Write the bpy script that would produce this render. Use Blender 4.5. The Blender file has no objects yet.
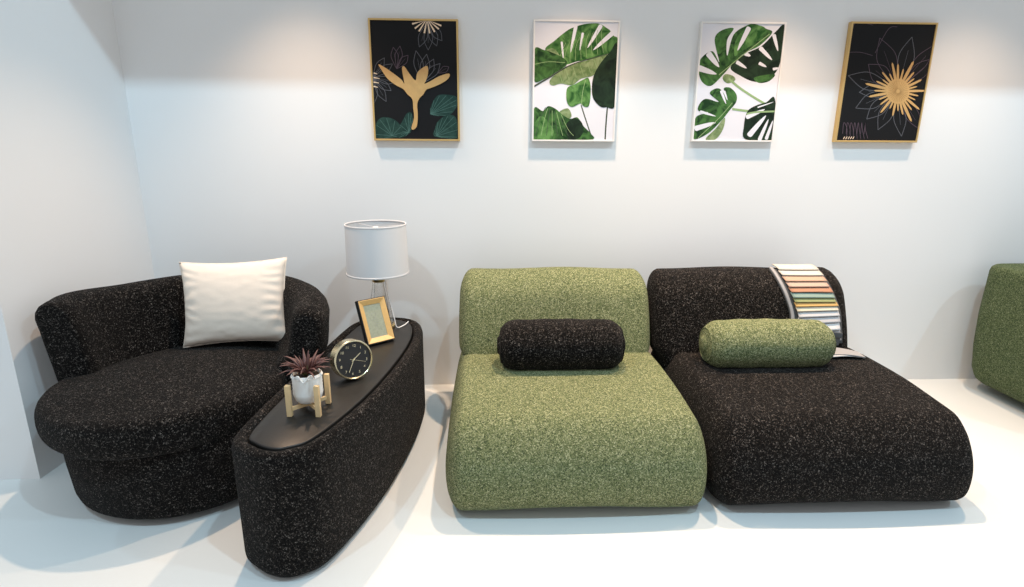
import bpy, bmesh, math, random
from mathutils import Vector, Matrix, noise
from mathutils.bvhtree import BVHTree
from mathutils.geometry import tessellate_polygon
random.seed(7)
S = bpy.context.scene
COL = S.collection
PI = math.pi

# ------------------------------------------------------------------ materials
def new_mat(name):
    m = bpy.data.materials.new(name); m.use_nodes = True
    nt = m.node_tree; b = nt.nodes['Principled BSDF']
    return m, nt, b

def plain(name, col, rough=.5, metal=0., bump=0., bscale=200., trans=0., ior=1.45, spec=.5, var=0.):
    m, nt, b = new_mat(name)
    b.inputs['Base Color'].default_value = (*col, 1); b.inputs['Roughness'].default_value = rough
    b.inputs['Metallic'].default_value = metal; b.inputs['Transmission Weight'].default_value = trans
    b.inputs['IOR'].default_value = ior; b.inputs['Specular IOR Level'].default_value = spec
    tc = nt.nodes.new('ShaderNodeTexCoord'); nz = nt.nodes.new('ShaderNodeTexNoise')
    nz.inputs['Scale'].default_value = bscale; nz.inputs['Detail'].default_value = 3
    nt.links.new(tc.outputs['Object'], nz.inputs['Vector'])
    if bump:
        bp = nt.nodes.new('ShaderNodeBump'); bp.inputs['Strength'].default_value = bump; bp.inputs['Distance'].default_value = .002
        nt.links.new(nz.outputs['Fac'], bp.inputs['Height']); nt.links.new(bp.outputs['Normal'], b.inputs['Normal'])
    if var:
        mx = nt.nodes.new('ShaderNodeMix'); mx.data_type = 'RGBA'
        mx.inputs[6].default_value = (*[c*(1-var) for c in col], 1); mx.inputs[7].default_value = (*[min(1, c*(1+var)) for c in col], 1)
        nt.links.new(nz.outputs['Fac'], mx.inputs[0]); nt.links.new(mx.outputs[2], b.inputs['Base Color'])
    return m

def boucle(name, stops, scale=310., bump=.7, dist=.0025, sheen=.03):
    """looped yarn: little cells of random colour over a low lumpy relief"""
    m, nt, b = new_mat(name); N = nt.nodes; L = nt.links
    tc = N.new('ShaderNodeTexCoord')
    nz = N.new('ShaderNodeTexNoise'); nz.inputs['Scale'].default_value = scale*.8; nz.inputs['Detail'].default_value = 2
    L.new(tc.outputs['Object'], nz.inputs['Vector'])
    mx = N.new('ShaderNodeMix'); mx.data_type = 'VECTOR'; mx.inputs[0].default_value = .012
    L.new(tc.outputs['Object'], mx.inputs[4]); L.new(nz.outputs['Color'], mx.inputs[5])
    v = N.new('ShaderNodeTexVoronoi'); v.inputs['Scale'].default_value = scale
    L.new(mx.outputs[1], v.inputs['Vector'])
    sp = N.new('ShaderNodeSeparateColor'); L.new(v.outputs['Color'], sp.inputs[0])
    cr = N.new('ShaderNodeValToRGB'); e = cr.color_ramp
    e.interpolation = 'LINEAR'
    while len(e.elements) > 1: e.elements.remove(e.elements[0])
    e.elements[0].position = stops[0][0]; e.elements[0].color = (*stops[0][1], 1)
    for p, c in stops[1:]:
        x = e.elements.new(p); x.color = (*c, 1)
    L.new(sp.outputs[0], cr.inputs[0]); L.new(cr.outputs[0], b.inputs['Base Color'])
    bp = N.new('ShaderNodeBump'); bp.inputs['Strength'].default_value = bump; bp.inputs['Distance'].default_value = dist
    bp.invert = True
    L.new(v.outputs['Distance'], bp.inputs['Height']); L.new(bp.outputs['Normal'], b.inputs['Normal'])
    b.inputs['Roughness'].default_value = .95; b.inputs['Specular IOR Level'].default_value = .08
    b.inputs['Sheen Weight'].default_value = sheen; b.inputs['Sheen Roughness'].default_value = .5
    return m

M = {}
M['wall'] = plain('wall_paint', (.785, .79, .795), .75, bump=.05, bscale=60)
M['floor'] = plain('floor_white', (.72, .745, .74), .42, bump=.04, bscale=9, spec=.2)
M['light_block'] = plain('light_block_white', (.78, .78, .77), .6)
M['dark'] = boucle('charcoal_boucle', [(0, (.0015, .0015, .0015)), (.5, (.0030, .0027, .0025)), (.72, (.008, .0070, .0062)), (.88, (.026, .0225, .020)), (.97, (.10, .088, .08)), (1, (.20, .18, .165))])
M['green'] = boucle('green_boucle', [(0, (.030, .045, .024)), (.25, (.085, .108, .050)), (.55, (.155, .182, .082)), (.8, (.25, .27, .135)), (1, (.46, .47, .29))])
M['green2'] = boucle('deep_green_boucle', [(0, (.015, .028, .014)), (.3, (.05, .075, .032)), (.6, (.085, .118, .05)), (.85, (.14, .17, .085)), (1, (.28, .31, .19))])
M['cream'] = plain('cream_linen', (.85, .75, .65), .9, bump=.4, bscale=260, spec=.2)
M['blackwood'] = plain('black_stained_top', (.012, .0115, .011), .42, bump=.15, bscale=90, var=.25)
M['plinth'] = plain('black_plinth', (.012, .012, .012), .5)
M['gold'] = plain('brushed_gold', (.80, .62, .32), .28, metal=1, bump=.05, bscale=300)
M['palegold'] = plain('pale_gold', (.85, .76, .52), .25, metal=1)
M['goldframe'] = plain('gold_picture_frame', (.62, .42, .17), .42, metal=.45, bump=.05)
M['whiteframe'] = plain('white_picture_frame', (.80, .78, .76), .45)
M['black'] = plain('black_lacquer', (.012, .012, .013), .35)
M['dial'] = plain('black_dial', (.018, .018, .019), .5)
M['bevelwood'] = plain('golden_bevel_wood', (.66, .43, .17), .4, var=.12, bscale=60)
M['pinewood'] = plain('pale_pine', (.72, .52, .28), .6, var=.15, bscale=45)
M['ceramic'] = plain('white_rough_ceramic', (.82, .82, .80), .6, bump=.5, bscale=120)
M['soil'] = plain('soil', (.05, .035, .025), .95, bump=1, bscale=200)
M['shade'] = plain('white_linen_shade', (.68, .68, .69), .85, bump=.15, bscale=300)
M['glass'] = plain('clear_glass', (.97, .98, .98), .02, trans=1., ior=1.45)
M['cord'] = plain('white_cord', (.85, .85, .85), .4)
M['felt'] = plain('grey_felt', (.085, .09, .095), .95, bump=.6, bscale=400, spec=.2)
M['paper'] = plain('white_paper', (.85, .85, .85), .5)
M['greycard'] = plain('grey_card', (.30, .30, .31), .6)
M['etch'] = plain('grey_green_print', (.30, .33, .25), .5, var=.25, bscale=90)
M['metalblack'] = plain('matte_black_metal', (.02, .02, .02), .45, metal=.3)

def leafmat(name, a, b_, scale=26.):
    m, nt, b = new_mat(name)
    tc = nt.nodes.new('ShaderNodeTexCoord'); w = nt.nodes.new('ShaderNodeTexNoise'); w.inputs['Scale'].default_value = scale*.8
    w.inputs['Distortion'].default_value = 1.2; w.inputs['Detail'].default_value = 2; cr = nt.nodes.new('ShaderNodeMapRange'); cr.inputs[1].default_value = .36; cr.inputs[2].default_value = .64
    nt.links.new(tc.outputs['Object'], w.inputs['Vector'])
    mx = nt.nodes.new('ShaderNodeMix'); mx.data_type = 'RGBA'; mx.inputs[6].default_value = (*a, 1); mx.inputs[7].default_value = (*b_, 1)
    nt.links.new(w.outputs['Fac'], cr.inputs[0]); nt.links.new(cr.outputs[0], mx.inputs[0]); nt.links.new(mx.outputs[2], b.inputs['Base Color']); b.inputs['Roughness'].default_value = .6; b.inputs['Specular IOR Level'].default_value = .2
    return m
M['c_black'] = plain('print_black', (.008, .008, .009), .6, spec=.2)
M['c_gold'] = plain('print_gold', (.60, .35, .13), .5, var=.15, bscale=40)
M['c_pale'] = plain('print_pale_gold', (.80, .60, .42), .5)
M['c_line'] = plain('print_grey_line', (.11, .11, .125), .5)
M['c_line2'] = plain('print_violet_line', (.085, .055, .075), .5)
M['c_teal'] = leafmat('print_teal_leaf', (.010, .035, .028), (.022, .060, .048), 22)
M['c_tealline'] = plain('print_teal_line', (.06, .14, .115), .5)
M['c_white'] = plain('print_white', (.72, .71, .76), .5)
M['c_green'] = leafmat('print_green_leaf', (.012, .07, .012), (.12, .27, .075), 20)
M['c_mid'] = leafmat('print_mid_green_leaf', (.006, .032, .008), (.06, .16, .04), 24)
M['c_olive'] = leafmat('print_light_leaf', (.10, .17, .06), (.25, .32, .16), 30)
M['c_deep'] = leafmat('print_deep_leaf', (.003, .010, .005), (.014, .035, .016), 18)
M['c_vein'] = plain('print_pale_vein', (.26, .38, .17), .5)
M['c_stem'] = plain('print_dark_stem', (.045, .06, .04), .5)

# ------------------------------------------------------------------ object helpers
def thing(name, label, cat, loc=(0, 0, 0), rot=(0, 0, 0), group=None):
    o = bpy.data.objects.new(name, None); COL.objects.link(o); o.empty_display_size = .1
    o.location = loc; o.rotation_euler = rot
    o['label'] = label; o['category'] = cat
    if group: o['group'] = group
    return o

def mesh_obj(name, bm, mats, parent=None, world=True, smooth=True, label=None):
    """world=True: the vertices are in room coordinates; they are moved into the top parent's frame"""
    if parent is not None and world:
        p = parent; mw = Matrix.Identity(4)
        while p is not None:
            mw = (Matrix.Translation(p.location) @ p.rotation_euler.to_matrix().to_4x4()) @ mw; p = p.parent
        bm.transform(mw.inverted())
    bmesh.ops.recalc_face_normals(bm, faces=bm.faces)
    me = bpy.data.meshes.new(name); bm.to_mesh(me); bm.free()
    for m in (mats if isinstance(mats, (list, tuple)) else [mats]): me.materials.append(m)
    if smooth:
        for p in me.polygons: p.use_smooth = True
    o = bpy.data.objects.new(name, me); COL.objects.link(o)
    if parent is not None: o.parent = parent
    if label: o['label'] = label
    return o

def struct(name, bm, mat):
    o = mesh_obj(name, bm, mat, smooth=False); o['kind'] = 'structure'; return o

def tag(o, label, cat, group=None):
    o['label'] = label; o['category'] = cat
    if group: o['group'] = group

def box(bm, c, s, rot=None, mi=0, bevel=0):
    r = bmesh.ops.create_cube(bm, size=1); vs = r['verts']
    bmesh.ops.scale(bm, vec=s, verts=vs)
    if bevel:
        es = list({e for v in vs for e in v.link_edges})
        q = bmesh.ops.bevel(bm, geom=es, offset=bevel, segments=2, affect='EDGES', profile=.5)
        vs = list({v for f in q['faces'] for v in f.verts} | {v for v in vs if v.is_valid})
    if rot is not None: bmesh.ops.transform(bm, matrix=rot, verts=vs)
    bmesh.ops.translate(bm, vec=c, verts=vs)
    for f in {f for v in vs for f in v.link_faces}: f.material_index = mi
    return vs

def rings(bm, rr, cap0=True, cap1=True, closed=True, mi=0):
    """skin a list of vertex rings"""
    V = [[bm.verts.new(p) for p in r] for r in rr]
    n = len(rr[0])
    for a, b in zip(V, V[1:]):
        for i in range(n if closed else n-1):
            f = bm.faces.new((a[i], a[(i+1) % n], b[(i+1) % n], b[i])); f.material_index = mi
    if closed and cap0: bm.faces.new(V[0]).material_index = mi
    if closed and cap1: bm.faces.new(V[-1]).material_index = mi
    return V

def lathe(bm, prof, c=(0, 0, 0), n=48, cap0=False, cap1=False, mi=0, sx=1):
    return rings(bm, [[(c[0]+r*math.cos(2*PI*i/n)*sx, c[1]+r*math.sin(2*PI*i/n), c[2]+z) for i in range(n)] for r, z in prof], cap0, cap1, mi=mi)

def tube(bm, pts, r, n=10, mi=0):
    pts = [Vector(p) for p in pts]; out = []
    for i, p in enumerate(pts):
        d = (pts[min(i+1, len(pts)-1)]-pts[max(i-1, 0)]).normalized()
        a = Vector((0, 0, 1)) if abs(d.z) < .9 else Vector((1, 0, 0))
        u = d.cross(a).normalized(); v = d.cross(u)
        rad = r[i] if isinstance(r, (list, tuple)) else r
        out.append([p+(u*math.cos(2*PI*k/n)+v*math.sin(2*PI*k/n))*rad for k in range(n)])
    rings(bm, out, mi=mi)

def catmull(P, n, closed=True):
    P = [Vector(p) for p in P]; m = len(P); out = []
    segs = m if closed else m-1
    for s in range(segs):
        g = lambda k: P[k % m] if closed else P[max(0, min(m-1, k))]
        a, b, c, d = g(s-1), g(s), g(s+1), g(s+2)
        for k in range(n):
            t = k/n
            out.append(.5*((2*b)+(c-a)*t+(2*a-5*b+4*c-d)*t*t+(3*b-a-3*c+d)*t**3))
    if not closed: out.append(P[-1])
    return out

def resample(P, n):
    L = [0]
    for i in range(len(P)): L.append(L[-1]+(P[(i+1) % len(P)]-P[i]).length)
    out = []; j = 0
    for k in range(n):
        t = L[-1]*k/n
        while L[j+1] < t: j += 1
        f = (t-L[j])/max(1e-9, L[j+1]-L[j]); out.append(P[j].lerp(P[(j+1) % len(P)], f))
    return out

def inset(P, d):
    """move a CCW closed outline inwards by d"""
    n = len(P); out = []
    for i in range(n):
        t = (P[(i+1) % n]-P[i-1]).normalized()
        out.append(P[i]+Vector((-t.y, t.x))*d)
    return out

def rbox(bm, lo, hi, r, seg=40, deform=None, mi=0):
    """closed box with ellipsoidal soft corners of radii r=(rx,ry,rz), dense enough to be reshaped"""
    lo = Vector(lo); hi = Vector(hi); c = (lo+hi)/2; h = (hi-lo)/2
    keys = {}
    def vert(p):
        k = tuple(round(x, 6) for x in p)
        if k not in keys:
            q = []; off = []
            for i in range(3):
                # spread samples: more of them near the corner curve
                x = p[i]; inn = max(0, h[i]-r[i])
                y = x*h[i]
                cl = max(-inn, min(inn, y)); q.append(cl); off.append((y-cl)/r[i] if r[i] > 0 else 0)
            o = Vector(off); l = o.length
            m = max(abs(v) for v in o)
            if l > 1e-9: o = o*(m/l)
            w = Vector([q[i]+o[i]*r[i] for i in range(3)])+c
            if deform: w = Vector(deform(w))
            keys[k] = bm.verts.new(w)
        return keys[k]
    g = [-math.cos(PI*i/seg)*.35+(-1+2*i/seg)*.65 for i in range(seg+1)]
    for ax in range(3):
        for s in (-1, 1):
            for i in range(seg):
                for j in range(seg):
                    def P(a, b):
                        p = [0, 0, 0]; p[ax] = s; p[(ax+1) % 3] = a; p[(ax+2) % 3] = b; return p
                    f = bm.faces.new([vert(P(g[i], g[j])), vert(P(g[i+1], g[j])), vert(P(g[i+1], g[j+1])), vert(P(g[i], g[j+1]))])
                    f.material_index = mi

def sstep(a, b, x):
    t = max(0, min(1, (x-a)/(b-a))); return t*t*(3-2*t)
def interp(tab, x):
    for (x0, y0), (x1, y1) in zip(tab, tab[1:]):
        if x <= x1:
            t = (x-x0)/(x1-x0); t = t*t*(3-2*t)*.5+t*.5
            return y0+(y1-y0)*t
    return tab[-1][1]

# ------------------------------------------------------------------ room
bm = bmesh.new(); box(bm, (1.3, -2.6, -.05), (9.6, 5.4, .1)); struct('floor', bm, M['floor'])
bm = bmesh.new(); box(bm, (1.795, .06, 1.8), (7.61, .12, 3.6)); struct('wall_back', bm, M['wall'])
bm = bmesh.new()       # the left partition ends just in front of the armchair and shows its end face
o4 = [(-2.01, .0), (-3.5, .0), (-3.5, -1.02), (-2.068, -1.02)]
rings(bm, [[(x, y, 0) for x, y in o4], [(x, y, 3.6) for x, y in o4]]); struct('wall_left', bm, M['wall'])
bm = bmesh.new(); box(bm, (1.72, -1.0, 3.265), (7.8, .04, .65)); struct('light_block_1', bm, M['light_block'])   # unseen board, added to keep the hall spots off the upper wall

# ------------------------------------------------------------------ sofa modules
def seat_part(x0, x1, mat, root, seed):
    yb, yf, zt = -.16, -1.400, .404
    def d(p):
        x, y, z = p
        t = max(0, min(1, (yb-y)/(yb-yf)))
        k = max(0, (z-.01)/(zt-.01))**1.5; z = .006+k*(zt-.006)
        u = (x-(x0+x1)/2)/((x1-x0)/2)
        z2 = .006+(z-.006)*(1-.055*sstep(.4, 1, t))
        z2 += (.012*(1-u*u)+.026)*k*(1-abs(2*t**1.35-1)**2)                 # crown
        if k < .3: z2 += .022*math.sin(PI*(u+1)/2*1.0)**2*(1-k/.3)   # bottom lifts a little between the corners
        y2 = y-.02*(1-u*u)*sstep(.5, 1, t)
        x2 = x+u*(.003+.007*math.sin(PI*t))*math.sin(PI*k)
        z2 += .004*noise.noise(Vector((x*4+seed, y*4, z*4)))
        return x2, y2, z2
    bm = bmesh.new(); rbox(bm, (x0, yf, .01), (x1, yb, zt), (.075, .17, .19), 44, d)
    return mesh_obj('seat', bm, mat, root)
def back_part(x0, x1, mat, root, seed):
    def d(p):
        x, y, z = p
        u = (x-(x0+x1)/2)/((x1-x0)/2); k = (z-.2)/.63
        y2 = y+(z-.4)*.32+.018*u*u*(1 if y < -.38 else 0)
        if y < -.38: y2 -= .02*math.sin(PI*max(0, min(1, k)))
        z2 = z+.004*math.sin(u*5+seed)*sstep(.6, 1, k)-.008*u*u*sstep(.6, 1, k)
        x2 = x+u*.012*math.sin(PI*max(0, k))
        x2 -= u*.032*sstep(.44, .35, z)
        return x2, y2, z2
    bm = bmesh.new(); rbox(bm, (x0, -.585, .26), (x1, -.30, .832), (.065, .1424, .13), 40, d)
    return mesh_obj('backrest', bm, mat, root)

gs = thing('sofa_module', 'armless green boucle sofa module with a charcoal bolster on its seat', 'sofa', (.37, -.77, 0))
seat_part(-.184, .925, M['green'], gs, 1); back_part(-.154, .881, M['green'], gs, 1)
ds = thing('sofa_module', 'armless charcoal boucle sofa module with a green bolster on its seat', 'sofa', (1.49, -.77, 0))
seat_part(.946, 2.068, M['dark'], ds, 5); dback = back_part(.909, 1.985, M['dark'], ds, 2.4)

def bolster(label, c, L, r, mat, tilt, seed):
    t = thing('bolster_cushion', label, 'cushion', (c[0], c[1], c[2]-r))
    bm = bmesh.new(); n = 56; rr = []
    prof = []
    R2 = .075
    for k in range(9):                      # left end curve
        a = PI/2*k/8; prof.append((-L/2+R2*(1-math.sin(a)), r-R2+R2*math.sin(a) if False else 0))
    xs = []
    for k in range(11):
        a = PI/2*k/10; xs.append((-L/2+R2*(1-math.cos(a)), r-R2*(1-math.sin(a))))
    xs = [(-L/2-.012, .006), (-L/2-.011, r*.3)] + [(-L/2-.006, (r-R2)*.85)] + xs
    body = [(-L/2+R2+(L-2*R2)*k/24, r+.0015*math.sin(k*.9+seed)) for k in range(1, 24)]
    bar = lambda x: 1.025-.055*(2*x/L)**2
    full = xs+body+[(-x, q) for x, q in reversed(xs)]
    for x, q in full:
        ring = []; q *= bar(x)
        for i in range(n):
            a = 2*PI*i/n
            e = max(0, (abs(x)-(L/2-R2*1.5))/(R2*1.5))
            pk = 1+.012*math.sin(a*16+seed)*e+.012*noise.noise(Vector((x*6, math.cos(a)*2+seed, math.sin(a)*2)))
            zz = math.sin(a)*q*pk; yy = math.cos(a)*q*pk*1.04
            if zz < -r*.82: zz = -r*.82-(abs(zz)-r*.82)*.35
            ring.append((x, yy, zz))
        rr.append(ring)
    rings(bm, rr)
    bmesh.ops.transform(bm, matrix=Matrix.Translation((c[0], c[1], c[2])) @ Matrix.Rotation(tilt, 4, 'Y'), verts=bm.verts)
    mesh_obj('cushion_body', bm, mat, t)
    for s in (-1, 1):                       # welt where the end disc is sewn on
        bm = bmesh.new(); rr = []; x = s*(L/2-R2*.12); q = (r-R2*.50)*bar(x)
        pts = [(x, math.cos(2*PI*i/48)*q*1.04, math.sin(2*PI*i/48)*q) for i in range(49)]
        tube(bm, pts, .0035, 6)
        bmesh.ops.transform(bm, matrix=Matrix.Translation(c) @ Matrix.Rotation(tilt, 4, 'Y'), verts=bm.verts)
        mesh_obj('piping', bm, mat, t)
bolster('charcoal boucle bolster lying on the green sofa seat', (.357, -.755, .538), .612, .125, M['dark'], .0, 1.)
bolster('green boucle bolster lying on the charcoal sofa seat', (1.40, -.755, .534), .635, .122, M['green'], .0, 3.)

# ------------------------------------------------------------------ swatch book hanging over the backrest
bmb = bmesh.new(); bmb.from_mesh(dback.data); bmesh.ops.translate(bmb, vec=ds.location, verts=bmb.verts)
bvh = BVHTree.FromBMesh(bmb)
def surf(x, a, off):
    """point on the charcoal backrest seen from its inner axis at angle a (90 = up, 180 = to the front)"""
    c = Vector((x, -.40, .62)); d = Vector((0, math.cos(math.radians(a)), math.sin(math.radians(a))))
    h, nrm, _, _ = bvh.ray_cast(c+d*.6, -d)
    if h is None:
        h = c+d*.2; nrm = d
    return h+nrm*off if nrm.dot(d) > 0 else h-nrm*off
sw = thing('fabric_swatch_book', 'hanging fabric swatch book draped over the charcoal sofa backrest', 'fabric samples', (1.75, -.5, .42))
def strip(x0, x1, a0, a1, off, th, skew=0., nx=8, na=10, lift=None, mi=0):
    bm = bmesh.new(); top = []; bot = []
    for i in range(na+1):
        t = i/na; ra = []; rb = []
        for j in range(nx+1):
            u = j/nx; a = a0+(a1-a0)*t+skew*(u-.5)
            ex = (x0+(x1-x0)*u)+.05*sstep(80, 190, a); x = min(ex, 1.95)
            l = lift(t, u) if lift else 0
            p = surf(x, a, off+l); q = surf(x, a, off+l-th)
            p.x += ex-x; q.x += ex-x
            ra.append(p); rb.append(q)
        top.append(ra); bot.append(rb)
    loops = []
    for ra, rb in zip(top, bot): loops.append(ra+rb[::-1])
    rings(bm, loops)
    return bm
bm = strip(1.575, 1.865, 76, 222, .012, .008, na=44, nx=10); mesh_obj('backing', bm, M['felt'], sw)
bm = strip(1.577, 1.595, 74, 222, .020, .007, na=44, nx=2); mesh_obj('edge_binding', bm, M['greycard'], sw)
cols = [('cream', (.56, .53, .46)), ('ivory', (.54, .51, .45)), ('peach', (.47, .31, .22)), ('rose', (.50, .34, .27)), ('terracotta', (.42, .21, .13)),
        ('teal', (.24, .33, .29)), ('moss', (.29, .31, .14)), ('mustard', (.56, .35, .13)), ('cream', (.62, .57, .46)), ('pale grey', (.54, .54, .56)), ('silver grey', (.48, .48, .50)), ('white', (.68, .68, .69)), ('mid grey', (.36, .36, .37))]
n = len(cols); A0, A1 = 94, 208
edges = [66, 84, 96, 108, 119, 130, 141, 152, 163, 175, 188, 200, 211, 221]
for i, (nm, c) in enumerate(cols):
    mt = plain('swatch_'+nm.replace(' ', '_')+str(i), c, .9, bump=.5, bscale=300)
    a0, a1 = edges[i], edges[i+1]
    bm = strip(1.612+random.uniform(-.003, .003), 1.845+random.uniform(-.004, .004), a0-1, a1-.6, .024, .005, skew=random.uniform(-2.5, -1),
               nx=8, na=5, lift=lambda t, u: .009*t)
    mesh_obj('swatch', bm, mt, sw, label=nm+' fabric swatch')
# loose tail of the book, hanging under the samples
bm = bmesh.new(); box(bm, (1.845, -.605, .505), (.07, .012, .07), Matrix.Rotation(.1, 4, 'Y'), bevel=.003)
box(bm, (1.84, -.612, .53), (.09, .010, .03), Matrix.Rotation(.12, 4, 'Y'), bevel=.003); mesh_obj('tail_flap', bm, M['felt'], sw)
# brochure
br = thing('brochure', 'thin grey and white brochure lying flat beside the green bolster', 'brochure', (1.87, -.62, .41))
for k, (mt, rz, dz, nm) in enumerate([('paper', .25, .010, 'page_block'), ('greycard', .12, .016, 'cover')]):
    bm = bmesh.new(); rr = []
    for i in range(9):
        t = i/8; x = -.12+.215*t; w = .065*(1-.35*t)
        z = .006*math.sin(t*PI)-.012*t*t
        rr.append([(x, -w, z), (x, w, z), (x, w, z+.004), (x, -w, z+.004)])
    rings(bm, rr)
    bmesh.ops.transform(bm, matrix=Matrix.Translation((1.862, -.675, .438+dz)) @ Matrix.Rotation(rz-.25, 4, 'Z'), verts=bm.verts)
    mesh_obj(nm, bm, M[mt], br, smooth=False)

# ------------------------------------------------------------------ armchair
CX, CY = -1.375, -.88
ac = thing('armchair', 'charcoal boucle barrel armchair with a cream pillow on its seat', 'armchair', (CX, CY, 0))
def cp(r, th, z, flare=True):
    x = r*math.cos(th); y = r*math.sin(th)
    if x > 0:
        k = .88+.14*sstep(.49, .56, z) if flare else 1
        x *= k
    else: x *= 1+.012*sstep(.3, .8, z)
    return Vector((CX+x, CY+y, z))
bm = bmesh.new()
prof = [(.30, .024), (.46, .024), (.495, .028), (.511, .04), (.518, .065), (.522, .12), (.528, .19), (.530, .26), (.520, .32), (.518, .335), (.50, .35), (.3, .35)]
rings(bm, [[cp(r, 2*PI*i/72, z) for i in range(72)] for r, z in prof]); mesh_obj('body', bm, M['dark'], ac)
bm = bmesh.new()
lathe(bm, [(.38, .0), (.405, .004), (.405, .018), (.39, .019), (.05, .019), (.05, .026)], (CX, CY, 0), 64, True, True)
mesh_obj('swivel_base', bm, M['metalblack'], ac, label='black round swivel base')
# wrap-around back
def shell_section(th, ins, zt):
    T = .165; out = []
    def Rout(z): return interp([(.30, .55), (.5, .585), (.65, .60), (.85, .625)], z)
    zb = .30; rt = .075
    pts = []
    for k in range(9):
        z = zb+(zt-rt-zb)*k/8; pts.append((Rout(z)-0, z))
    ro = Rout(zt-rt)
    for k in range(1, 8):
        a = PI*k/8; pts.append((ro-T/2+T/2*math.cos(a), zt-rt+rt*math.sin(a)))
    for k in range(9):
        z = zt-rt-(zt-rt-zb)*k/8; pts.append((Rout(z)-T-.01*math.sin(PI*k/8), z))
    for r, z in pts:
        mid = Rout(z)-T/2
        s = 1-ins
        r2 = mid+(r-mid)*s
        kk = .075 if th < 1.5 else .03
        z2 = z-(ins*kk if z > zt-rt-.001 else ins*kk*max(0, (z-zb)/(zt-rt-zb)))
        out.append(cp(r2, th, z2))
    return out
secs = []; a0, a1 = math.radians(7), math.radians(184)
def ztop(th):
    return .775+.022*sstep(2.2, 3.2, th)+.032*sstep(2.5, 3.2, th)+.052*math.sin(max(0, min(1, (th-a0)/(a1-a0)))*PI)**.8
E = .085; nE = 7
for k in range(nE+1):
    ph = PI/2*(1-k/nE); ang = a0-E*math.sin(ph)/.53
    secs.append(shell_section(ang, (1-math.cos(ph))*.5, ztop(a0)))
for k in range(1, 72): th = a0+(a1-a0)*k/72; secs.append(shell_section(th, 0, ztop(th)))
for k in range(nE+1):
    ph = PI/2*k/nE; ang = a1+E*.7*math.sin(ph)/.53
    secs.append(shell_section(ang, (1-math.cos(ph))*.35, ztop(a1)))
bm = bmesh.new(); rings(bm, secs); mesh_obj('backrest', bm, M['dark'], ac)
# seat cushion, spilling out past the arms at the front
ctab = [(0, .425), (60, .425), (90, .43), (150, .43), (168, .45), (184, .55), (196, .580), (222, .598), (250, .595), (270, .575), (290, .54), (316, .485), (340, .44), (360, .425)]
def cr_(th):
    d = math.degrees(th) % 360; s = 0
    for k in range(-3, 4): s += interp(ctab, (d+k*3) % 360)
    return s/7
def cush(z0, z1, dome):
    bm = bmesh.new(); n = 120; rr = []; R = (z1-z0)/2
    lv = [(.30, z0), (.10, z0)]
    for k in range(13):
        a = -PI/2+PI*k/12; lv.append((R*.95*(1-abs(math.cos(a))**.5), (z0+z1)/2+R*math.copysign(abs(math.sin(a))**.9, math.sin(a))))
    for ins, z in lv:
        rr.append([Vector((CX+(cr_(t)-ins)*math.cos(t), CY+(cr_(t)-ins)*math.sin(t), z)) for t in [2*PI*i/n for i in range(n)]])
    top = []
    for k in range(1, 13):
        f = 1-k/12.6
        top.append([Vector((CX+(cr_(t)-R*.95)*f*math.cos(t), CY+(cr_(t)-R*.95)*f*math.sin(t), z1+dome*(1-f*f))) for t in [2*PI*i/n for i in range(n)]])
    rings(bm, rr+top)
    for v in bm.verts:
        if v.co.z > (z0+z1)/2:
            v.co.z += .005*noise.noise(v.co*5)
    return bm
mesh_obj('seat_cushion', cush(.322, .482, .03), M['dark'], ac)
# ------------------------------------------------------------------ cream pillow
pl = thing('throw_pillow', 'square cream throw pillow leaning on the armchair back', 'pillow', (-1.30, -.60, .49))
bm = bmesh.new(); n = 44; W, Hh, T = .264, .216, .085
grid = {}
for s in (1, -1):
    for i in range(n+1):
        for j in range(n+1):
            u = -1+2*i/n; v = -1+2*j/n
            edge = (i in (0, n) or j in (0, n))
            if edge and s == -1: grid[(s, i, j)] = grid[(1, i, j)]; continue
            pu = 1-.085*(1-v*v)*abs(u)**3; pv = 1-.085*(1-u*u)*abs(v)**3
            x = u*W*pu; z = v*Hh*pv
            th = T*max(0, (1-u**2))**.42*max(0, (1-v**2))**.42
            side = abs(u)**5
            wr = .003*math.sin(v*26+u*3+5*noise.noise(Vector((u*2, v*2, s))))*sstep(.45, .9, abs(u))*(1-abs(u)**12)
            wr += .0015*noise.noise(Vector((u*5, v*7, s*3)))*(1-u**8)*(1-v**8)
            grid[(s, i, j)] = bm.verts.new((x, -s*(th+wr*(0 if edge else 1)), z+.004*noise.noise(Vector((u*9, v*9, 0)))))
for s in (1, -1):
    for i in range(n):
        for j in range(n): bm.faces.new([grid[(s, i, j)], grid[(s, i+1, j)], grid[(s, i+1, j+1)], grid[(s, i, j+1)]])
MP = Matrix.Translation((-1.290, -.575, .717)) @ Matrix.Rotation(math.radians(3), 4, 'Z') @ Matrix.Rotation(math.radians(-15), 4, 'X') @ Matrix.Rotation(math.radians(-2.), 4, 'Y')
bmesh.ops.transform(bm, matrix=MP, verts=bm.verts)
mesh_obj('pillow_cover', bm, M['cream'], pl)
bm = bmesh.new(); P = []
def edgept(u, v):
    pu = 1-.085*(1-v*v)*abs(u)**3; pv = 1-.085*(1-u*u)*abs(v)**3
    return MP @ Vector((u*W*pu, 0, v*Hh*pv))
for k in range(20): P.append(edgept(-1+2*k/20, -1))
for k in range(20): P.append(edgept(1, -1+2*k/20))
for k in range(20): P.append(edgept(1-2*k/20, 1))
for k in range(21): P.append(edgept(-1, 1-2*k/20))
tube(bm, P, .003, 6); mesh_obj('seam', bm, M['cream'], pl)

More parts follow.
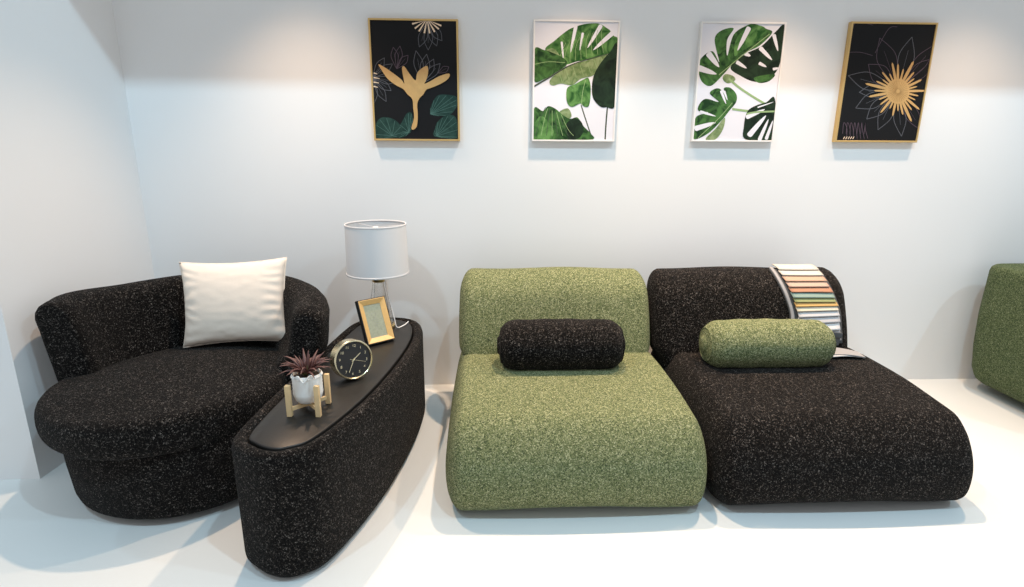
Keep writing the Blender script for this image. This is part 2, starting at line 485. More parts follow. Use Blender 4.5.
# ------------------------------------------------------------------ boat-shaped upholstered side table
tb = thing('side_table', 'long curved charcoal boucle side table with a black top', 'side table', (-.65, -.9, 0))
out = [(-.903, -1.59), (-.840, -1.668), (-.752, -1.715), (-.665, -1.705), (-.568, -1.61), (-.455, -1.26), (-.385, -.85), (-.362, -.50), (-.395, -.27),
       (-.475, -.165), (-.59, -.135), (-.71, -.16), (-.79, -.27), (-.83, -.55), (-.872, -1.0), (-.905, -1.38)]
OL = resample(catmull(out, 12), 160)
def at(P, z): return [(p.x, p.y, z) for p in P]
bm = bmesh.new(); rr = []
for k in range(7):
    a = PI/2*k/6; rr.append(at(inset(OL, .035*(1-math.sin(a))), .008+.05*(1-math.cos(a))))
for z in (.15, .25, .35, .44): rr.append(at(OL, z))
for k in range(7):
    a = PI*k/6; rr.append(at(inset(OL, .026*(1-math.cos(a))), .478+.026*math.sin(a)))
rr.append(at(inset(OL, .056), .46)); rings(bm, rr); mesh_obj('upholstered_body', bm, M['dark'], tb)
bm = bmesh.new(); I = .057
rings(bm, [at(inset(OL, I), .462), at(inset(OL, I), .495), at(inset(OL, I+.002), .499), at(inset(OL, I+.006), .501)]); mesh_obj('table_top', bm, M['blackwood'], tb, smooth=True, label='black stained flat inlaid top')
bpy.context.view_layer.update()
bm = bmesh.new(); rings(bm, [at(inset(OL, .06), .0), at(inset(OL, .06), .012)]); mesh_obj('plinth', bm, M['plinth'], tb)

TZ = .5012
# ------------------------------------------------------------------ lamp
lp = thing('table_lamp', 'glass table lamp with a white drum shade on the curved table', 'lamp', (-.61, -.33, TZ))
LX, LY = -.61, -.33
bm = bmesh.new(); Rt, Rb, z0, z1 = .162, .168, .812, 1.085
th = .0018
rr_s = lambda z: Rb+(Rt-Rb)*(z-z0)/(z1-z0)
lathe(bm, [(rr_s(z), z) for z in (z0, z0+.001, z0+.05, z1-.05, z1-.001, z1)]+[(rr_s(z)-th, z) for z in (z1, z1-.001, z1-.05, z0+.05, z0+.001, z0)]+[(Rb, z0)], (LX, LY, 0), 72); mesh_obj('lamp_shade', bm, M['shade'], lp)
for z, r in ((z0+.004, Rb+.0005), (z1-.004, Rt+.0005)):
    bm = bmesh.new(); lathe(bm, [(r, z-.005), (r+.0012, z-.004), (r+.0012, z+.004), (r, z+.005), (r-.004, z+.004), (r-.004, z-.004), (r, z-.005)], (LX, LY, 0), 72); mesh_obj('shade_rim', bm, M['shade'], lp)
bm = bmesh.new()
for k in range(3):
    a = 2*PI*k/3+.3; tube(bm, [(LX, LY, 1.065), (LX+math.cos(a)*(Rt-.003), LY+math.sin(a)*(Rt-.003), 1.072)], .0018, 6)
lathe(bm, [(.012, 1.06), (.016, 1.062), (.016, 1.068), (.012, 1.07)], (LX, LY, 0), 20, True, True); mesh_obj('shade_spider', bm, M['shade'], lp)
bm = bmesh.new(); lathe(bm, [(.034, .765), (.036, .767), (.036, .803), (.034, .805), (.022, .807), (.018, .810), (.018, .85), (.015, .852)], (LX, LY, 0), 32, True, True); mesh_obj('brass_collar', bm, M['gold'], lp)
bm = bmesh.new()
lathe(bm, [(.012, .85), (.020, .87), (.030, .90), (.032, .925), (.024, .95), (.008, .962)], (LX, LY, 0), 24, True, True); mesh_obj('bulb', bm, M['paper'], lp)
bm = bmesh.new(); lathe(bm, [(.0, TZ+.020), (.070, TZ+.020), (.074, TZ+.03), (.068, .56), (.052, .66), (.036, .74), (.033, .764), (.030, .764), (.033, .74), (.048, .66), (.064, .56), (.069, TZ+.032), (.066, TZ+.026), (.0, TZ+.026)], (LX, LY, 0), 12); mesh_obj('glass_body', bm, M['glass'], lp, smooth=False)
bm = bmesh.new(); lathe(bm, [(.076, TZ), (.080, TZ+.003), (.080, TZ+.016), (.076, TZ+.0195)], (LX, LY, 0), 40, True, True); mesh_obj('brass_foot', bm, M['gold'], lp)
bm = bmesh.new(); tube(bm, catmull([(LX+.036, LY-.01, .775), (LX+.045, LY-.02, .74), (LX+.062, LY-.03, .66), (LX+.085, LY-.045, .56), (LX+.098, LY-.05, .513), (LX+.13, LY+.0, .510), (LX+.145, LY+.06, .512)], 8, False), .0032, 8); mesh_obj('power_cord', bm, M['cord'], lp)

# ------------------------------------------------------------------ photo frame (local: x right, y into the frame, z up)
fr = thing('photo_frame', 'small photo frame with wide golden border and black edges', 'photo frame', (-.5515, -.624, TZ+.007), (0, 0, math.radians(40)))
Wf, Hf, Df = .158, .235, .028
TL = Matrix.Rotation(math.radians(-23), 4, 'X')
def fx(bm): bmesh.ops.transform(bm, matrix=Matrix.Translation((0, 0, .004)) @ TL, verts=bm.verts)
def rect(w, h, y, cz=Hf/2): return [(-w/2, y, cz-h/2), (w/2, y, cz-h/2), (w/2, y, cz+h/2), (-w/2, y, cz+h/2)]
bm = bmesh.new(); rings(bm, [rect(Wf, Hf, Df), rect(Wf, Hf, 0), rect(Wf-.008, Hf-.008, -.001), rect(Wf-.010, Hf-.010, .004)], True, False); fx(bm); mesh_obj('outer_frame', bm, M['black'], fr, world=False, smooth=False, label='black outer edge')
bm = bmesh.new(); rings(bm, [rect(Wf-.009, Hf-.009, .006), rect(Wf-.009, Hf-.009, -.002), rect(Wf-.014, Hf-.014, -.0025), rect(Wf-.062, Hf-.062, .010), rect(Wf-.062, Hf-.062, .014)], False, False); fx(bm); mesh_obj('bevel', bm, M['bevelwood'], fr, world=False, smooth=False, label='golden wooden border')
bm = bmesh.new(); box(bm, (0, .013, Hf/2), (Wf-.061, .002, Hf-.061))
for k in range(14):                     # faint engraved drawing: a small tower of curls
    a = k/14*2*PI; r = .012+.004*math.sin(3*a)
    tube(bm, [(r*math.cos(a), .0118, Hf/2+.03+r*math.sin(a)), (r*math.cos(a+.45), .0118, Hf/2+.03+r*math.sin(a+.45))], .0006, 4, mi=1)
for k in range(5): tube(bm, [(-.02+.004*k, .0118, Hf/2+.005-.013*k), (.0, .0118, Hf/2+.010-.013*k), (.02-.004*k, .0118, Hf/2+.004-.012*k)], .0006, 4, mi=1)
fx(bm); mesh_obj('picture', bm, [M['etch'], M['greycard']], fr, world=False, smooth=False, label='grey green print')
bm = bmesh.new(); box(bm, (0, .125, .078), (.05, .003, .15), Matrix.Rotation(math.radians(20), 4, 'X')); mesh_obj('easel_leg', bm, M['black'], fr, world=False, smooth=False)

# ------------------------------------------------------------------ clock (local: disc in xz plane, facing -y)
CR = .087
ck = thing('table_clock', 'round gold table clock with a black dial leaning back', 'clock', (-.595, -1.075, TZ+.0032), (0, 0, math.radians(37)))
CM = Matrix.Translation((0, 0, CR*math.cos(math.radians(9))+.0025)) @ Matrix.Rotation(math.radians(-9), 4, 'X') @ Matrix.Rotation(math.radians(10), 4, 'Y')
def disc_prof(bm, prof, n=64, cap0=True, cap1=True, mi=0):
    rings(bm, [[(r*math.cos(2*PI*i/n), y, r*math.sin(2*PI*i/n)) for i in range(n)] for r, y in prof], cap0, cap1, mi=mi)
def cx(bm): bmesh.ops.transform(bm, matrix=CM, verts=bm.verts)
bm = bmesh.new(); disc_prof(bm, [(CR-.006, .042), (CR-.001, .040), (CR, .036), (CR, -.014), (CR-.002, -.018), (CR-.006, -.019), (CR-.0085, -.016), (CR-.0085, -.008)], cap1=False); cx(bm); mesh_obj('case', bm, M['palegold'], ck, world=False, smooth=False, label='pale gold drum case')
bm = bmesh.new(); disc_prof(bm, [(CR-.008, -.004), (CR-.008, -.010)]); cx(bm); dialo = mesh_obj('dial', bm, M['dial'], ck, world=False, smooth=False, label='black dial')
# numerals
def text_bm(s, size, mat_):
    cu = bpy.data.curves.new('t', 'FONT'); cu.body = s; cu.size = size; cu.align_x = 'CENTER'; cu.align_y = 'CENTER'; cu.extrude = .0003
    ob = bpy.data.objects.new('t', cu); COL.objects.link(ob); dg = bpy.context.evaluated_depsgraph_get()
    me = bpy.data.meshes.new_from_object(ob.evaluated_get(dg)); bpy.data.objects.remove(ob)
    b = bmesh.new(); b.from_mesh(me); bpy.data.meshes.remove(me)
    b.transform(mat_); return b
for h in range(1, 13):
    a = 2*PI*h/12; r = .061
    b = text_bm(str(h), .0165, Matrix.Translation((r*math.sin(a), -.0104, r*math.cos(a))) @ Matrix.Rotation(PI/2, 4, 'X'))
    cx(b); mesh_obj('numeral', b, M['palegold'], dialo, world=False, smooth=False)
b = text_bm('QUARTZ', .006, Matrix.Translation((0, -.0104, -.026)) @ Matrix.Rotation(PI/2, 4, 'X')) if False else None
def hand(name, ang, L, tail, w, y):
    bm = bmesh.new(); a = math.radians(ang)
    box(bm, (0, 0, (L-tail)/2), (w, .0008, L+tail), bevel=.0003)
    bmesh.ops.transform(bm, matrix=Matrix.Translation((0, y, 0)) @ Matrix.Rotation(a, 4, 'Y'), verts=bm.verts); cx(bm)
    mesh_obj(name, bm, M['palegold'], ck, world=False, smooth=False)
hand('hour_hand', 45, .042, .010, .0035, -.0125); hand('minute_hand', 198, .058, .008, .003, -.0135); hand('second_hand', 100, .056, .018, .0014, -.0145)
bm = bmesh.new(); disc_prof(bm, [(.004, -.010), (.004, -.0155), (.002, -.0165)], 20); cx(bm); mesh_obj('hub', bm, M['palegold'], ck, world=False)

# ------------------------------------------------------------------ potted succulent in a wooden stand
st = thing('plant_stand', 'small pale wooden four legged stand holding the white pot', 'plant stand', (-.697, -1.370, TZ), (0, 0, math.radians(-3)))
for sx, sy in ((-1, -1), (1, -1), (1, 1), (-1, 1)):
    bm = bmesh.new(); box(bm, (sx*.0545, sy*.0575, .0625), (.019, .017, .125), bevel=.0015); mesh_obj('leg', bm, M['pinewood'], st, world=False, smooth=False)
for rz in (1, -1):
    bm = bmesh.new(); box(bm, (0, 0,  .027 if rz > 0 else .0275), (.14, .011, .013), Matrix.Rotation(rz*math.radians(46.5), 4, 'Z')); mesh_obj('cross_bar', bm, M['pinewood'], st, world=False, smooth=False)
pt = thing('potted_succulent', 'reddish spiky succulent in a white textured pot', 'potted plant', (-.697, -1.370, TZ+.037))
bm = bmesh.new(); pr = [(0, .0), (.030, .0), (.040, .004), (.048, .013), (.052, .026)]
for k in range(12): pr.append((.0545+.0008*(k % 2), .034+.0068*k))
pr += [(.0550, .115), (.053, .117), (.0505, .115), (.050, .10), (.02, .10), (0, .10)]
lathe(bm, pr, tuple(pt.location), 48); mesh_obj('pot', bm, M['ceramic'], pt, label='white ribbed ceramic pot')
bm = bmesh.new(); lathe(bm, [(.0, .095), (.0495, .095), (.0495, .104), (.03, .108), (0, .109)], tuple(pt.location), 32); mesh_obj('soil', bm, M['soil'], pt)
lm, nt, bb = new_mat('succulent_leaf'); bb.inputs['Roughness'].default_value = .45
g = nt.nodes.new('ShaderNodeVectorMath'); g.operation = 'LENGTH'; tc = nt.nodes.new('ShaderNodeTexCoord'); nt.links.new(tc.outputs['Object'], g.inputs[0])
mp = nt.nodes.new('ShaderNodeMapRange'); mp.inputs[1].default_value = .0; mp.inputs[2].default_value = .09; nt.links.new(g.outputs['Value'], mp.inputs[0])
rp = nt.nodes.new('ShaderNodeValToRGB'); rp.color_ramp.elements[0].color = (.13, .22, .06, 1); rp.color_ramp.elements[1].color = (.11, .045, .04, 1); rp.color_ramp.elements[0].position = .0
e = rp.color_ramp.elements.new(.42); e.color = (.085, .03, .026, 1)
nt.links.new(mp.outputs[0], rp.inputs[0]); nt.links.new(rp.outputs[0], bb.inputs['Base Color'])
base = Vector((pt.location.x, pt.location.y, pt.location.z+.108))
crown_n = 0
for ringi, (cnt, el, L) in enumerate([(12, 20, .105), (12, 34, .112), (10, 48, .11), (6, 68, .09)]):
    for k in range(cnt):
        a = 2*PI*(k+.5*ringi)/cnt+random.uniform(-.15, .15); e_ = math.radians(el+random.uniform(-7, 7)); l = L*random.uniform(.85, 1.08)
        bm = bmesh.new(); rr = []
        dh = Vector((math.cos(a), math.sin(a), 0)); up = Vector((0, 0, 1)); side = dh.cross(up)
        for i in range(10):
            t = i/9; c = dh*(l*t*math.cos(e_)+.004)+up*(l*t*math.sin(e_)+l*.16*math.sin(PI*t)*(1 if el < 40 else .3)-.05*l*t*t)
            w = (.0078*(1-t)**.7*(1+1.2*t*(1-t)))+.0003
            rr.append([c+side*w*math.cos(q)+up*w*.42*math.sin(q)+dh*(-.3*w*math.sin(q)) for q in [2*PI*m/8 for m in range(8)]])
        rings(bm, rr)
        o = mesh_obj('leaf', bm, lm, pt, world=False); o.location = base-pt.location
bm = bmesh.new()
c0 = Vector(pt.location)
pts = [c0+Vector((.0565*math.cos(t), .0565*math.sin(t), .108)) for t in [2*PI*i/40 for i in range(41)]]
tube(bm, pts, .0025, 6)
tube(bm, catmull([c0+Vector((-.03, -.05, .113)), c0+Vector((-.012, -.062, .125)), c0+Vector((.002, -.066, .106)), c0+Vector((.012, -.063, .100))], 6, False), .0035, 6)
tube(bm, catmull([c0+Vector((.04, -.042, .113)), c0+Vector((.030, -.054, .125)), c0+Vector((.014, -.064, .108)), c0+Vector((.004, -.066, .098))], 6, False), .0035, 6)
mesh_obj('twine', bm, M['ceramic'], pt, label='white twine tied round the rim')

# ------------------------------------------------------------------ green tub chair at the right edge
gc = thing('tub_chair', 'deep green boucle chair cut off at the right edge', 'armchair', (3.5, -.55, 0))
def dg_(p):
    x, y, z = p; k = (z-.05)/.77
    w = interp([(.05, .14), (.09, .09), (.16, .06), (.3, .04), (.5, .03), (.82, .04)], z)
    if x < 3.5: x = x+w*min(1, (3.5-x)/.3)
    return x, y, z
bm = bmesh.new(); rbox(bm, (3.13, -.9, .06), (3.88, -.20, .46), (.08, .1, .08), 30, dg_); mesh_obj('base_body', bm, M['green2'], gc)
# wrap shell: outline extruded with soft rim
def shell2():
    bm = bmesh.new(); oo = []
    x0, x1, y0, y1 = 2.985, 3.98, -1.0, -.10
    def rr_(x0, x1, y0, y1, r, n=12):
        P = []
        for cx_, cy_, a in ((x0+r, y0+r, PI), (x1-r, y0+r, 1.5*PI), (x1-r, y1-r, 0), (x0+r, y1-r, .5*PI)):
            for k in range(n+1): P.append(Vector((cx_+r*math.cos(a+PI/2*k/n), cy_+r*math.sin(a+PI/2*k/n))))
        return P
    O = rr_(x0, x1, y0, y1, .13); I = rr_(x0+.15, x1-.15, y0+.15, y1-.15, .06)
    L = []
    def lev(P, z, s=0):
        return [dg_((p.x+(s if p.x < 3.5 else -s), p.y+(s if p.y < -.55 else -s), z)) for p in P]
    for z in (.055, .065, .08, .10, .13, .16, .20, .3, .4, .5, .6, .7, .775): L.append(lev(O, z))
    L.append(lev(O, .800, .004)); L.append(lev(O, .812, .014)); L.append(lev(O, .816, .03)); L.append(lev(I, .816, -.02)); L.append(lev(I, .80, 0)); L.append(lev(I, .45))
    rings(bm, L, True, True); return bm
mesh_obj('backrest', shell2(), M['green2'], gc)
bm = bmesh.new(); pr = []
P2 = []
for k in range(64):
    a = 2*PI*k/64; ca, sa = math.cos(a), math.sin(a); f = (abs(ca)**8+abs(sa)**8)**(-1/8)
    x = 3.487+.486*ca*f; y = -.555+.438*sa*f; P2.append(Vector(dg_((x, y, .808))))
P2.append(P2[0]); tube(bm, P2, .005, 6); mesh_obj('piping', bm, M['green2'], gc)
bm = bmesh.new()
lathe(bm, [(.30, .0), (.33, .004), (.33, .05), (.30, .075)], (3.56, -.58, 0), 40, True, True); mesh_obj('plinth', bm, M['metalblack'], gc)
# ------------------------------------------------------------------ wall pictures
# each print is drawn as one sheet; a, b are crop pixels inside the four corners below
class Print:
    def __init__(s, x0, x1, z0, z1, corners):
        s.x0, s.x1, s.z0, s.z1 = x0, x1, z0, z1; s.c = corners; s.bm = bmesh.new(); s.mats = []; s.lay = 0; s.y = -.0285
    def mi(s, m):
        if m not in s.mats: s.mats.append(m)
        return s.mats.index(m)
    def uv(s, px, py):
        tl, tr, brr, bl = s.c
        u = v = .5
        for _ in range(12):
            v = (py-(tl[1]+(tr[1]-tl[1])*u))/((bl[1]+(brr[1]-bl[1])*u)-(tl[1]+(tr[1]-tl[1])*u))
            xl = tl[0]+(bl[0]-tl[0])*v; xr = tr[0]+(brr[0]-tr[0])*v; u = (px-xl)/(xr-xl)
        return u, v
    def pt(s, px, py):
        u, v = s.uv(px, py); u = max(.0, min(1, u)); v = max(.0, min(1, v))
        return s.x0+(s.x1-s.x0)*u, s.z1-(s.z1-s.z0)*v
    def poly(s, pts, m, smooth=True, n=6):
        s.lay += 1; y = s.y-.00006*s.lay
        if smooth: pts = [(p.x, p.y) for p in catmull([Vector(p) for p in pts], n)]
        q = []
        for p in pts:
            w = s.pt(*p)
            if not q or (Vector(w)-Vector(q[-1])).length > 1e-5: q.append(w)
        vs = [s.bm.verts.new((x, y, z)) for x, z in q]; k = s.mi(m)
        for t in tessellate_polygon([[Vector((x, z, 0)) for x, z in q]]):
            try: s.bm.faces.new([vs[i] for i in t]).material_index = k
            except ValueError: pass
    def line(s, pts, w, m, n=6, w1=None):
        s.lay += 1; y = s.y-.00006*s.lay
        P = catmull([Vector(p) for p in pts], n, False) if len(pts) > 2 else [Vector(p) for p in pts]
        L = []
        for i, p in enumerate(P):
            d = (P[min(i+1, len(P)-1)]-P[max(0, i-1)]); d = d.normalized() if d.length else Vector((1, 0)); nn = Vector((-d.y, d.x))
            ww = (w if w1 is None else w+(w1-w)*i/(len(P)-1))/2
            L.append((s.pt(*(p+nn*ww)), s.pt(*(p-nn*ww))))
        V = [[s.bm.verts.new((a[0], y, a[1])) for a in l] for l in L]
        for a, b in zip(V, V[1:]):
            try: s.bm.faces.new((a[0], a[1], b[1], b[0])).material_index = s.mi(m)
            except ValueError: pass

def picture(label, x0, x1, z0, z1, fmat, fw, corners, bg, draw, dl, flabel=None):
    t = thing('framed_picture', label, 'picture', ((x0+x1)/2, -.001, z0), group=None)
    D = .034
    def rc(i, y): return [(x0+i, y, z0+i), (x1-i, y, z0+i), (x1-i, y, z1-i), (x0+i, y, z1-i)]
    bm = bmesh.new(); rings(bm, [rc(0, -.001), rc(0, -D+.0015), rc(.0015, -D), rc(fw-.001, -D), rc(fw, -D+.001), rc(fw, -.020)], True, True)
    mesh_obj('frame', bm, fmat, t, smooth=False, label=flabel)
    p = Print(x0+fw+.0005, x1-fw-.0005, z0+fw+.0005, z1-fw-.0005, corners)
    box(p.bm, ((x0+x1)/2, -.0245, (z0+z1)/2), (p.x1-p.x0, .008, p.z1-p.z0)); p.mi(bg); draw(p)
    mesh_obj('canvas', p.bm, p.mats, t, smooth=False, label=dl)

def wobble_petal(p, bx, by, ang, L, w, m, lw=2.2, tip=.6):
    a = math.radians(ang); d = Vector((math.sin(a), -math.cos(a))); n_ = Vector((d.y, -d.x))*-1
    b = Vector((bx, by)); s1 = [b, b+d*L*.3+n_*w*.6, b+d*L*.65+n_*w, b+d*L]; s2 = [b, b+d*L*.3-n_*w*.6, b+d*L*.65-n_*w, b+d*L]
    p.line(s1, lw, m); p.line(s2, lw, m); p.line([b+d*L*.1, b+d*L*.75], lw*.5, m)

def draw1(p):
    g, pl_, ln, vi, te, tl_ = M['c_gold'], M['c_pale'], M['c_line'], M['c_line2'], M['c_teal'], M['c_tealline']
    # dark teal fan leaves low on the sheet
    for pts, hub in (([(300, 400), (325, 352), (365, 345), (405, 355), (408, 385), (380, 425), (335, 432), (308, 425)], (300, 425)),
                     ([(330, 455), (360, 430), (395, 432), (410, 470), (410, 520), (370, 525), (315, 515), (320, 480)], (325, 515)),
                     ([(180, 470), (205, 425), (225, 420), (232, 460), (222, 500), (190, 522), (150, 520), (140, 500)], (215, 500)),
                     ([(85, 470), (110, 440), (160, 450), (190, 490), (170, 520), (92, 525)], (150, 515))):
        p.poly(pts, te)
        P = catmull([Vector(q) for q in pts], 3)
        for k in range(0, len(P), 2): p.line([hub, tuple(P[k].lerp(Vector(hub), .05))], 1.6, tl_)
    for ang, L in ((200, 105), (180, 110), (160, 100), (143, 92)): wobble_petal(p, 290, 60, ang, L, 17, ln, 1.8)
    for ang in (255, 232, 212, 190, 170, 150, 130, 112): 
        a = math.radians(ang); p.line([(285+12*math.sin(a), 52-8*math.cos(a)), (285+62*math.sin(a), 58-48*math.cos(a))], 3, pl_ , w1=7)
    for ang, L in ((30, 90), (55, 95), (100, 95), (125, 90), (150, 110), (175, 100)): wobble_petal(p, 70, 280, ang, L, 15, ln, 1.8)
    for y_, l_ in ((262, 14), (280, 24), (298, 22), (315, 18)): p.line([(74, y_), (74+l_, y_+4)], 5, pl_, w1=2)
    for ang, L in ((-12, 130), (8, 115), (25, 105), (42, 105)): wobble_petal(p, 268, 300, ang, L, 18, ln, 2.2)
    for ang, L in ((-10, 85), (8, 90), (40, 70)): wobble_petal(p, 165, 245, ang, L, 14, vi, 2.2)
    wobble_petal(p, 330, 260, 60, 50, 12, vi, 2.2)
    p.poly([(92, 228), (118, 240), (155, 265), (185, 288), (196, 302), (186, 245), (195, 235), (215, 262), (240, 290), (246, 262), (262, 244), (287, 232), (290, 262), (282, 290),
            (276, 303), (300, 292), (335, 272), (374, 261), (372, 280), (345, 300), (305, 318), (284, 326), (272, 345), (256, 362), (248, 385), (250, 420), (250, 450), (246, 478), (232, 490), (226, 480),
            (236, 440), (232, 400), (228, 365), (208, 345), (192, 325), (160, 308), (130, 285), (108, 255)], g, n=3)
def monstera(p, outline, slits, mid, m, bgm, vein, vw=3):
    p.poly(outline, m)
    for s_ in slits: p.poly(s_, bgm)
    if mid: p.line(mid, vw, vein, w1=1.5)
def slit(a, b, w):
    a = Vector(a); b = Vector(b); d = (b-a).normalized(); n_ = Vector((-d.y, d.x))
    return [tuple(a), tuple(a.lerp(b, .3)+n_*w*.35), tuple(a.lerp(b, .8)+n_*w*.5), tuple(b+n_*w*.45+d*w*.2), tuple(b-n_*w*.45+d*w*.2), tuple(a.lerp(b, .8)-n_*w*.5), tuple(a.lerp(b, .3)-n_*w*.35)]
def draw2(p):
    W_ = M['c_white']; G = M['c_green']; D_ = M['c_deep']; O = M['c_olive']; MD = M['c_mid']; V_ = M['c_vein']; ST = M['c_stem']
    # stems
    p.line([(243, 385), (262, 440), (292, 524)], 5, ST); p.line([(350, 380), (346, 450), (344, 524)], 6, ST)
    # big split leaf
    p.poly([(95, 170), (130, 135), (180, 95), (212, 80), (245, 70), (280, 66), (310, 68), (335, 82), (350, 92), (365, 112), (380, 120), (381, 150), (340, 185), (290, 202), (225, 212), (180, 225), (150, 215)], G)
    for a, b, w in (((168, 205), (160, 140), 8), ((195, 180), (214, 78), 13), ((232, 170), (242, 105), 9), ((262, 160), (312, 76), 15), ((285, 168), (362, 100), 17)): p.poly(slit(a, b, w), W_)
    for k in range(9): p.line([(150+22*k, 226-6*k), (156+20*k, 190-10*k), (176+18*k, 140-7*k)], 1.5, V_)
    p.poly([(96, 172), (130, 165), (160, 200), (180, 222), (130, 215), (100, 195)], O)
    p.poly([(120, 280), (160, 248), (220, 220), (290, 200), (345, 185), (318, 225), (290, 265), (240, 280), (205, 305), (160, 300), (130, 308), (115, 300)], O)
    for k in range(7): p.line([(150+28*k, 250-9*k), (165+28*k, 296-10*k)], 1.6, V_)
    p.poly([(52, 168), (90, 170), (130, 182), (175, 205), (180, 228), (140, 255), (95, 282), (52, 288)], MD)
    p.line([(54, 225), (110, 215), (175, 218)], 2, V_)
    p.line([(52, 312), (110, 278), (180, 235), (250, 208), (360, 178)], 7, ST, w1=2)
    # right dark leaf
    p.poly([(382, 148), (352, 175), (318, 215), (292, 262), (284, 310), (290, 355), (318, 388), (345, 392), (382, 375)], D_)
    # centre small leaf
    p.poly([(185, 318), (215, 302), (250, 282), (270, 278), (280, 320), (275, 385), (255, 390), (240, 378), (205, 392), (185, 370)], G)
    p.line([(258, 285), (248, 330), (244, 385)], 2.2, V_)
    # bottom cluster
    p.poly([(155, 415), (190, 398), (205, 430), (180, 445)], O)
    p.poly([(54, 400), (90, 410), (110, 390), (140, 400), (170, 425), (200, 440), (230, 435), (255, 470), (285, 500), (290, 524), (150, 526), (54, 526)], MD)
    p.poly([(54, 470), (80, 430), (110, 450), (135, 490), (125, 526), (54, 526)], G)
    p.poly([(185, 460), (215, 438), (245, 452), (255, 490), (235, 520), (195, 524), (190, 495)], D_)
    for k in range(8): p.line([(100+9*k, 395+4*k), (80+16*k, 440+6*k), (62+22*k, 510)], 2, V_ if k % 2 else ST)
def draw3(p):
    W_ = M['c_white']; G = M['c_green']; D_ = M['c_deep']; MD = M['c_mid']; V_ = M['c_vein']; O = M['c_olive']
    # dark leaf behind, upper right
    p.poly([(205, 235), (260, 185), (330, 150), (385, 95), (418, 70), (418, 150), (395, 240), (350, 285), (300, 290), (250, 270)], D_)
    p.poly([(300, 275), (350, 262), (385, 262), (360, 288), (320, 295)], MD)
    for a, b, w in (((395, 170), (378, 110), 14), ((372, 205), (325, 160), 16), ((350, 232), (322, 218), 12), ((285, 190), (265, 182), 14), ((270, 238), (232, 215), 14), ((400, 235), (378, 240), 10)): p.poly(slit(a, b, w), W_)
    # big bright leaf
    p.poly([(80, 215), (105, 185), (135, 175), (160, 215), (140, 130), (165, 95), (215, 85), (190, 130), (192, 190), (215, 110), (265, 75), (300, 68), (345, 85), (370, 100), (320, 150), (260, 180), (215, 220), (180, 260), (130, 308), (95, 295), (80, 260)], MD)
    p.poly([(225, 130), (265, 80), (300, 70), (345, 88), (300, 140), (245, 175), (220, 190)], G)
    for a, b, w in (((150, 262), (82, 240), 22), ((160, 235), (118, 185), 22), ((232, 170), (275, 85), 18)): p.poly(slit(a, b, w), W_)
    p.line([(160, 265), (250, 190), (360, 105)], 3, V_)
    p.poly([(185, 262), (215, 268), (225, 285), (195, 298), (175, 280)], O)
    p.line([(200, 280), (250, 320), (340, 375), (385, 392)], 9, V_); p.line([(215, 400), (290, 408), (385, 404)], 9, V_)
    # lower left leaf
    p.poly([(64, 524), (62, 470), (75, 430), (120, 415), (80, 408), (85, 380), (110, 360), (160, 372), (125, 340), (140, 322), (165, 320), (190, 350), (180, 318), (205, 315), (230, 340), (230, 372), (205, 405), (170, 450), (120, 500)], MD)
    for a, b, w in (((150, 430), (90, 412), 10), ((150, 455), (72, 480), 20), ((190, 380), (170, 330), 10), ((195, 365), (182, 330), 8)): p.poly(slit(a, b, w), W_)
    p.line([(215, 375), (160, 440), (80, 520)], 2.5, V_)
    p.poly([(110, 524), (150, 480), (185, 435), (180, 480), (150, 524)], O)
    # lower right dark leaf
    p.poly([(270, 524), (262, 470), (275, 410), (310, 385), (350, 372), (385, 358), (385, 524)], D_)
    for a, b, w in (((345, 400), (275, 432), 16), ((350, 425), (285, 505), 20), ((360, 440), (325, 524), 14), ((378, 445), (352, 520), 12), ((380, 370), (318, 392), 5)): p.poly(slit(a, b, w), W_)
    p.line([(385, 408), (310, 412), (272, 420)], 7, V_)
def draw4(p):
    g, ln, vi, pl_ = M['c_gold'], M['c_line'], M['c_line2'], M['c_pale']
    for ang, L, w in ((-95, 150, 26), (-75, 200, 34), (-115, 180, 30), (-50, 150, 36), (-135, 170, 28), (-20, 210, 38), (15, 210, 30), (40, 230, 24), (50, 190, 28), (150, 190, 26), (175, 190, 24), (-155, 180, 26)):
        wobble_petal(p, 290, 320, ang, L, w, ln if (int(ang) % 2) else vi, 2.2)
    for q in ([(100, 150), (120, 70), (190, 75)], [(200, 180), (250, 90), (285, 80)], [(85, 180), (140, 178), (190, 190)]): p.line(q, 2, vi)
    for k in range(7): p.line([(75+14*k, 500), (80+14*k, 455), (92+12*k, 480), (90+14*k, 520)], 2.2, vi)
    for k in range(5): p.line([(78+9*k, 522), (84+9*k, 512)], 3, pl_)
    cx_, cy_ = 290, 328
    N = 28
    for k in range(N):
        a = 2*PI*k/N+.03*math.sin(k*7); L = (108, 86, 122, 92, 80)[k % 5]*(1.0+.1*math.sin(a*3)); r0 = 30
        q = [(cx_+r*math.sin(a+da), cy_-r*math.cos(a+da)) for da, r in ((-.16, r0), (-.075, L*.6), (-.035, L*.93), (0, L), (.035, L*.93), (.075, L*.6), (.16, r0))]
        p.poly(q, g, smooth=False)
    p.poly([(cx_+46*math.sin(t), cy_-50*math.cos(t)) for t in [2*PI*i/24 for i in range(24)]], g, smooth=False)
    for k in range(30):
        a = 2*PI*k/30; p.line([(cx_+8*math.sin(a), cy_-8*math.cos(a)), (cx_+40*math.sin(a), cy_-42*math.cos(a))], 1.1, M['c_gold2'])
M['c_gold2'] = plain('print_dark_gold', (.38, .21, .07), .5)
picture('black and gold print of one tall trumpet flower, gold frame', -.650, -.162, 1.520, 2.163, M['goldframe'], .010, [(55, 58), (402, 58), (410, 528), (87, 528)], M['c_black'], draw1, 'black print with gold flower', 'gold frame')
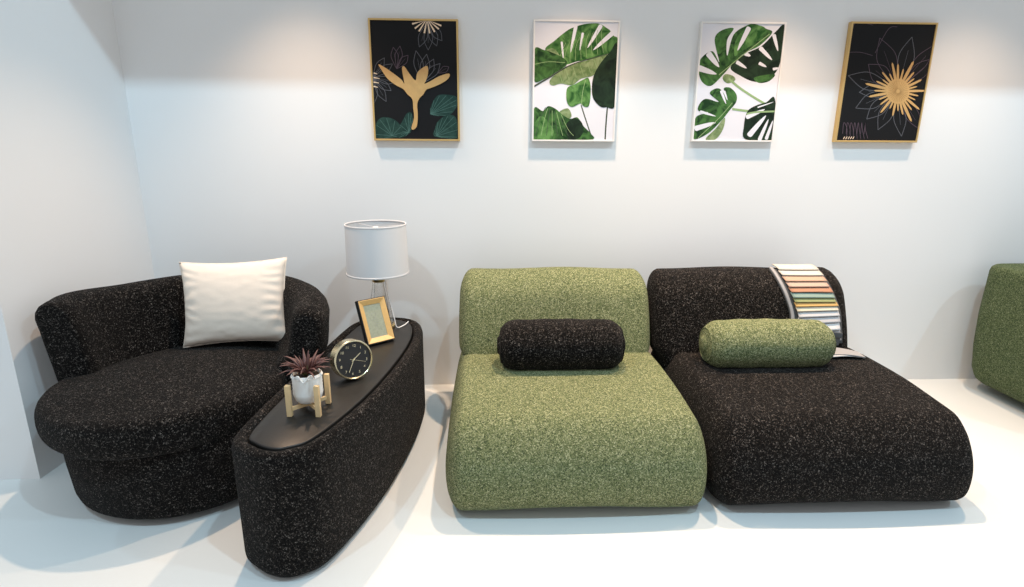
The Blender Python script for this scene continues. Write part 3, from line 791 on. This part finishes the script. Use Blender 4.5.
picture('white framed leaf print with broad banana leaves and thin stems', .252, .732, 1.522, 2.168, M['whiteframe'], .009, [(54, 62), (382, 62), (375, 526), (54, 526)], M['c_white'], draw2, 'green leaf print on white', 'white frame')
picture('white framed print of split monstera leaves', 1.187, 1.670, 1.526, 2.171, M['whiteframe'], .009, [(92, 68), (420, 68), (372, 527), (62, 527)], M['c_white'], draw3, 'monstera leaf print on white', 'white frame')
picture('black print with a spiky gold starburst flower, gold frame', 2.042, 2.542, 1.528, 2.182, M['goldframe'], .010, [(114, 70), (438, 70), (362, 527), (52, 527)], M['c_black'], draw4, 'black print with gold starburst', 'gold frame')

# ------------------------------------------------------------------ light
W = bpy.data.worlds.new('World'); S.world = W; W.use_nodes = True
W.node_tree.nodes['Background'].inputs[0].default_value = (.94, .96, .98, 1); W.node_tree.nodes['Background'].inputs[1].default_value = .66
def spot(name, loc, tgt, energy, col, size, ang=60, blend=.6):
    l = bpy.data.lights.new(name, 'SPOT'); l.energy = energy; l.color = col; l.shadow_soft_size = size; l.spot_size = math.radians(ang); l.spot_blend = blend
    o = bpy.data.objects.new(name, l); COL.objects.link(o); o.location = loc
    o.rotation_euler = (Vector(tgt)-Vector(loc)).to_track_quat('-Z', 'Y').to_euler(); return o
for x, e in ((-1.9, 260), (1.3, 340), (4.8, 290)):
    spot('hall_spot', (x, -3.2, 5.33), (x*.6+.4, -.2, 1.0), e, (.56, .83, 1), .07, 100, .5)
for x, e in ((-1.0, 200), (.5, 270), (1.6, 260), (2.75, 185)):
    spot('track_spot', (x, -.46, 2.9), (x, -1.06, 0), e, (1, .70, .47), .035, 94, 1.)

# ------------------------------------------------------------------ camera
P_, Y_, R_ = math.radians(14.6), math.radians(2.4), math.radians(.34)
f = Vector((math.sin(Y_)*math.cos(P_), math.cos(Y_)*math.cos(P_), -math.sin(P_))); rt = Vector((math.cos(Y_), -math.sin(Y_), 0)); up = rt.cross(f)
Rv = rt*math.cos(R_)+up*math.sin(R_); Uv = up*math.cos(R_)-rt*math.sin(R_)
cam = bpy.data.cameras.new('camera'); cam.sensor_width = 36; cam.lens = 570/1024*36
co = bpy.data.objects.new('camera', cam); COL.objects.link(co)
mw = Matrix((Rv, Uv, -f)).transposed().to_4x4(); mw.translation = (0, -3.43, 1.5); co.matrix_world = mw
S.camera = co
S.view_settings.view_transform = 'Standard'; S.view_settings.look = 'None'; S.view_settings.gamma = 1; S.view_settings.use_curve_mapping = False
S.view_settings.exposure = -0.17
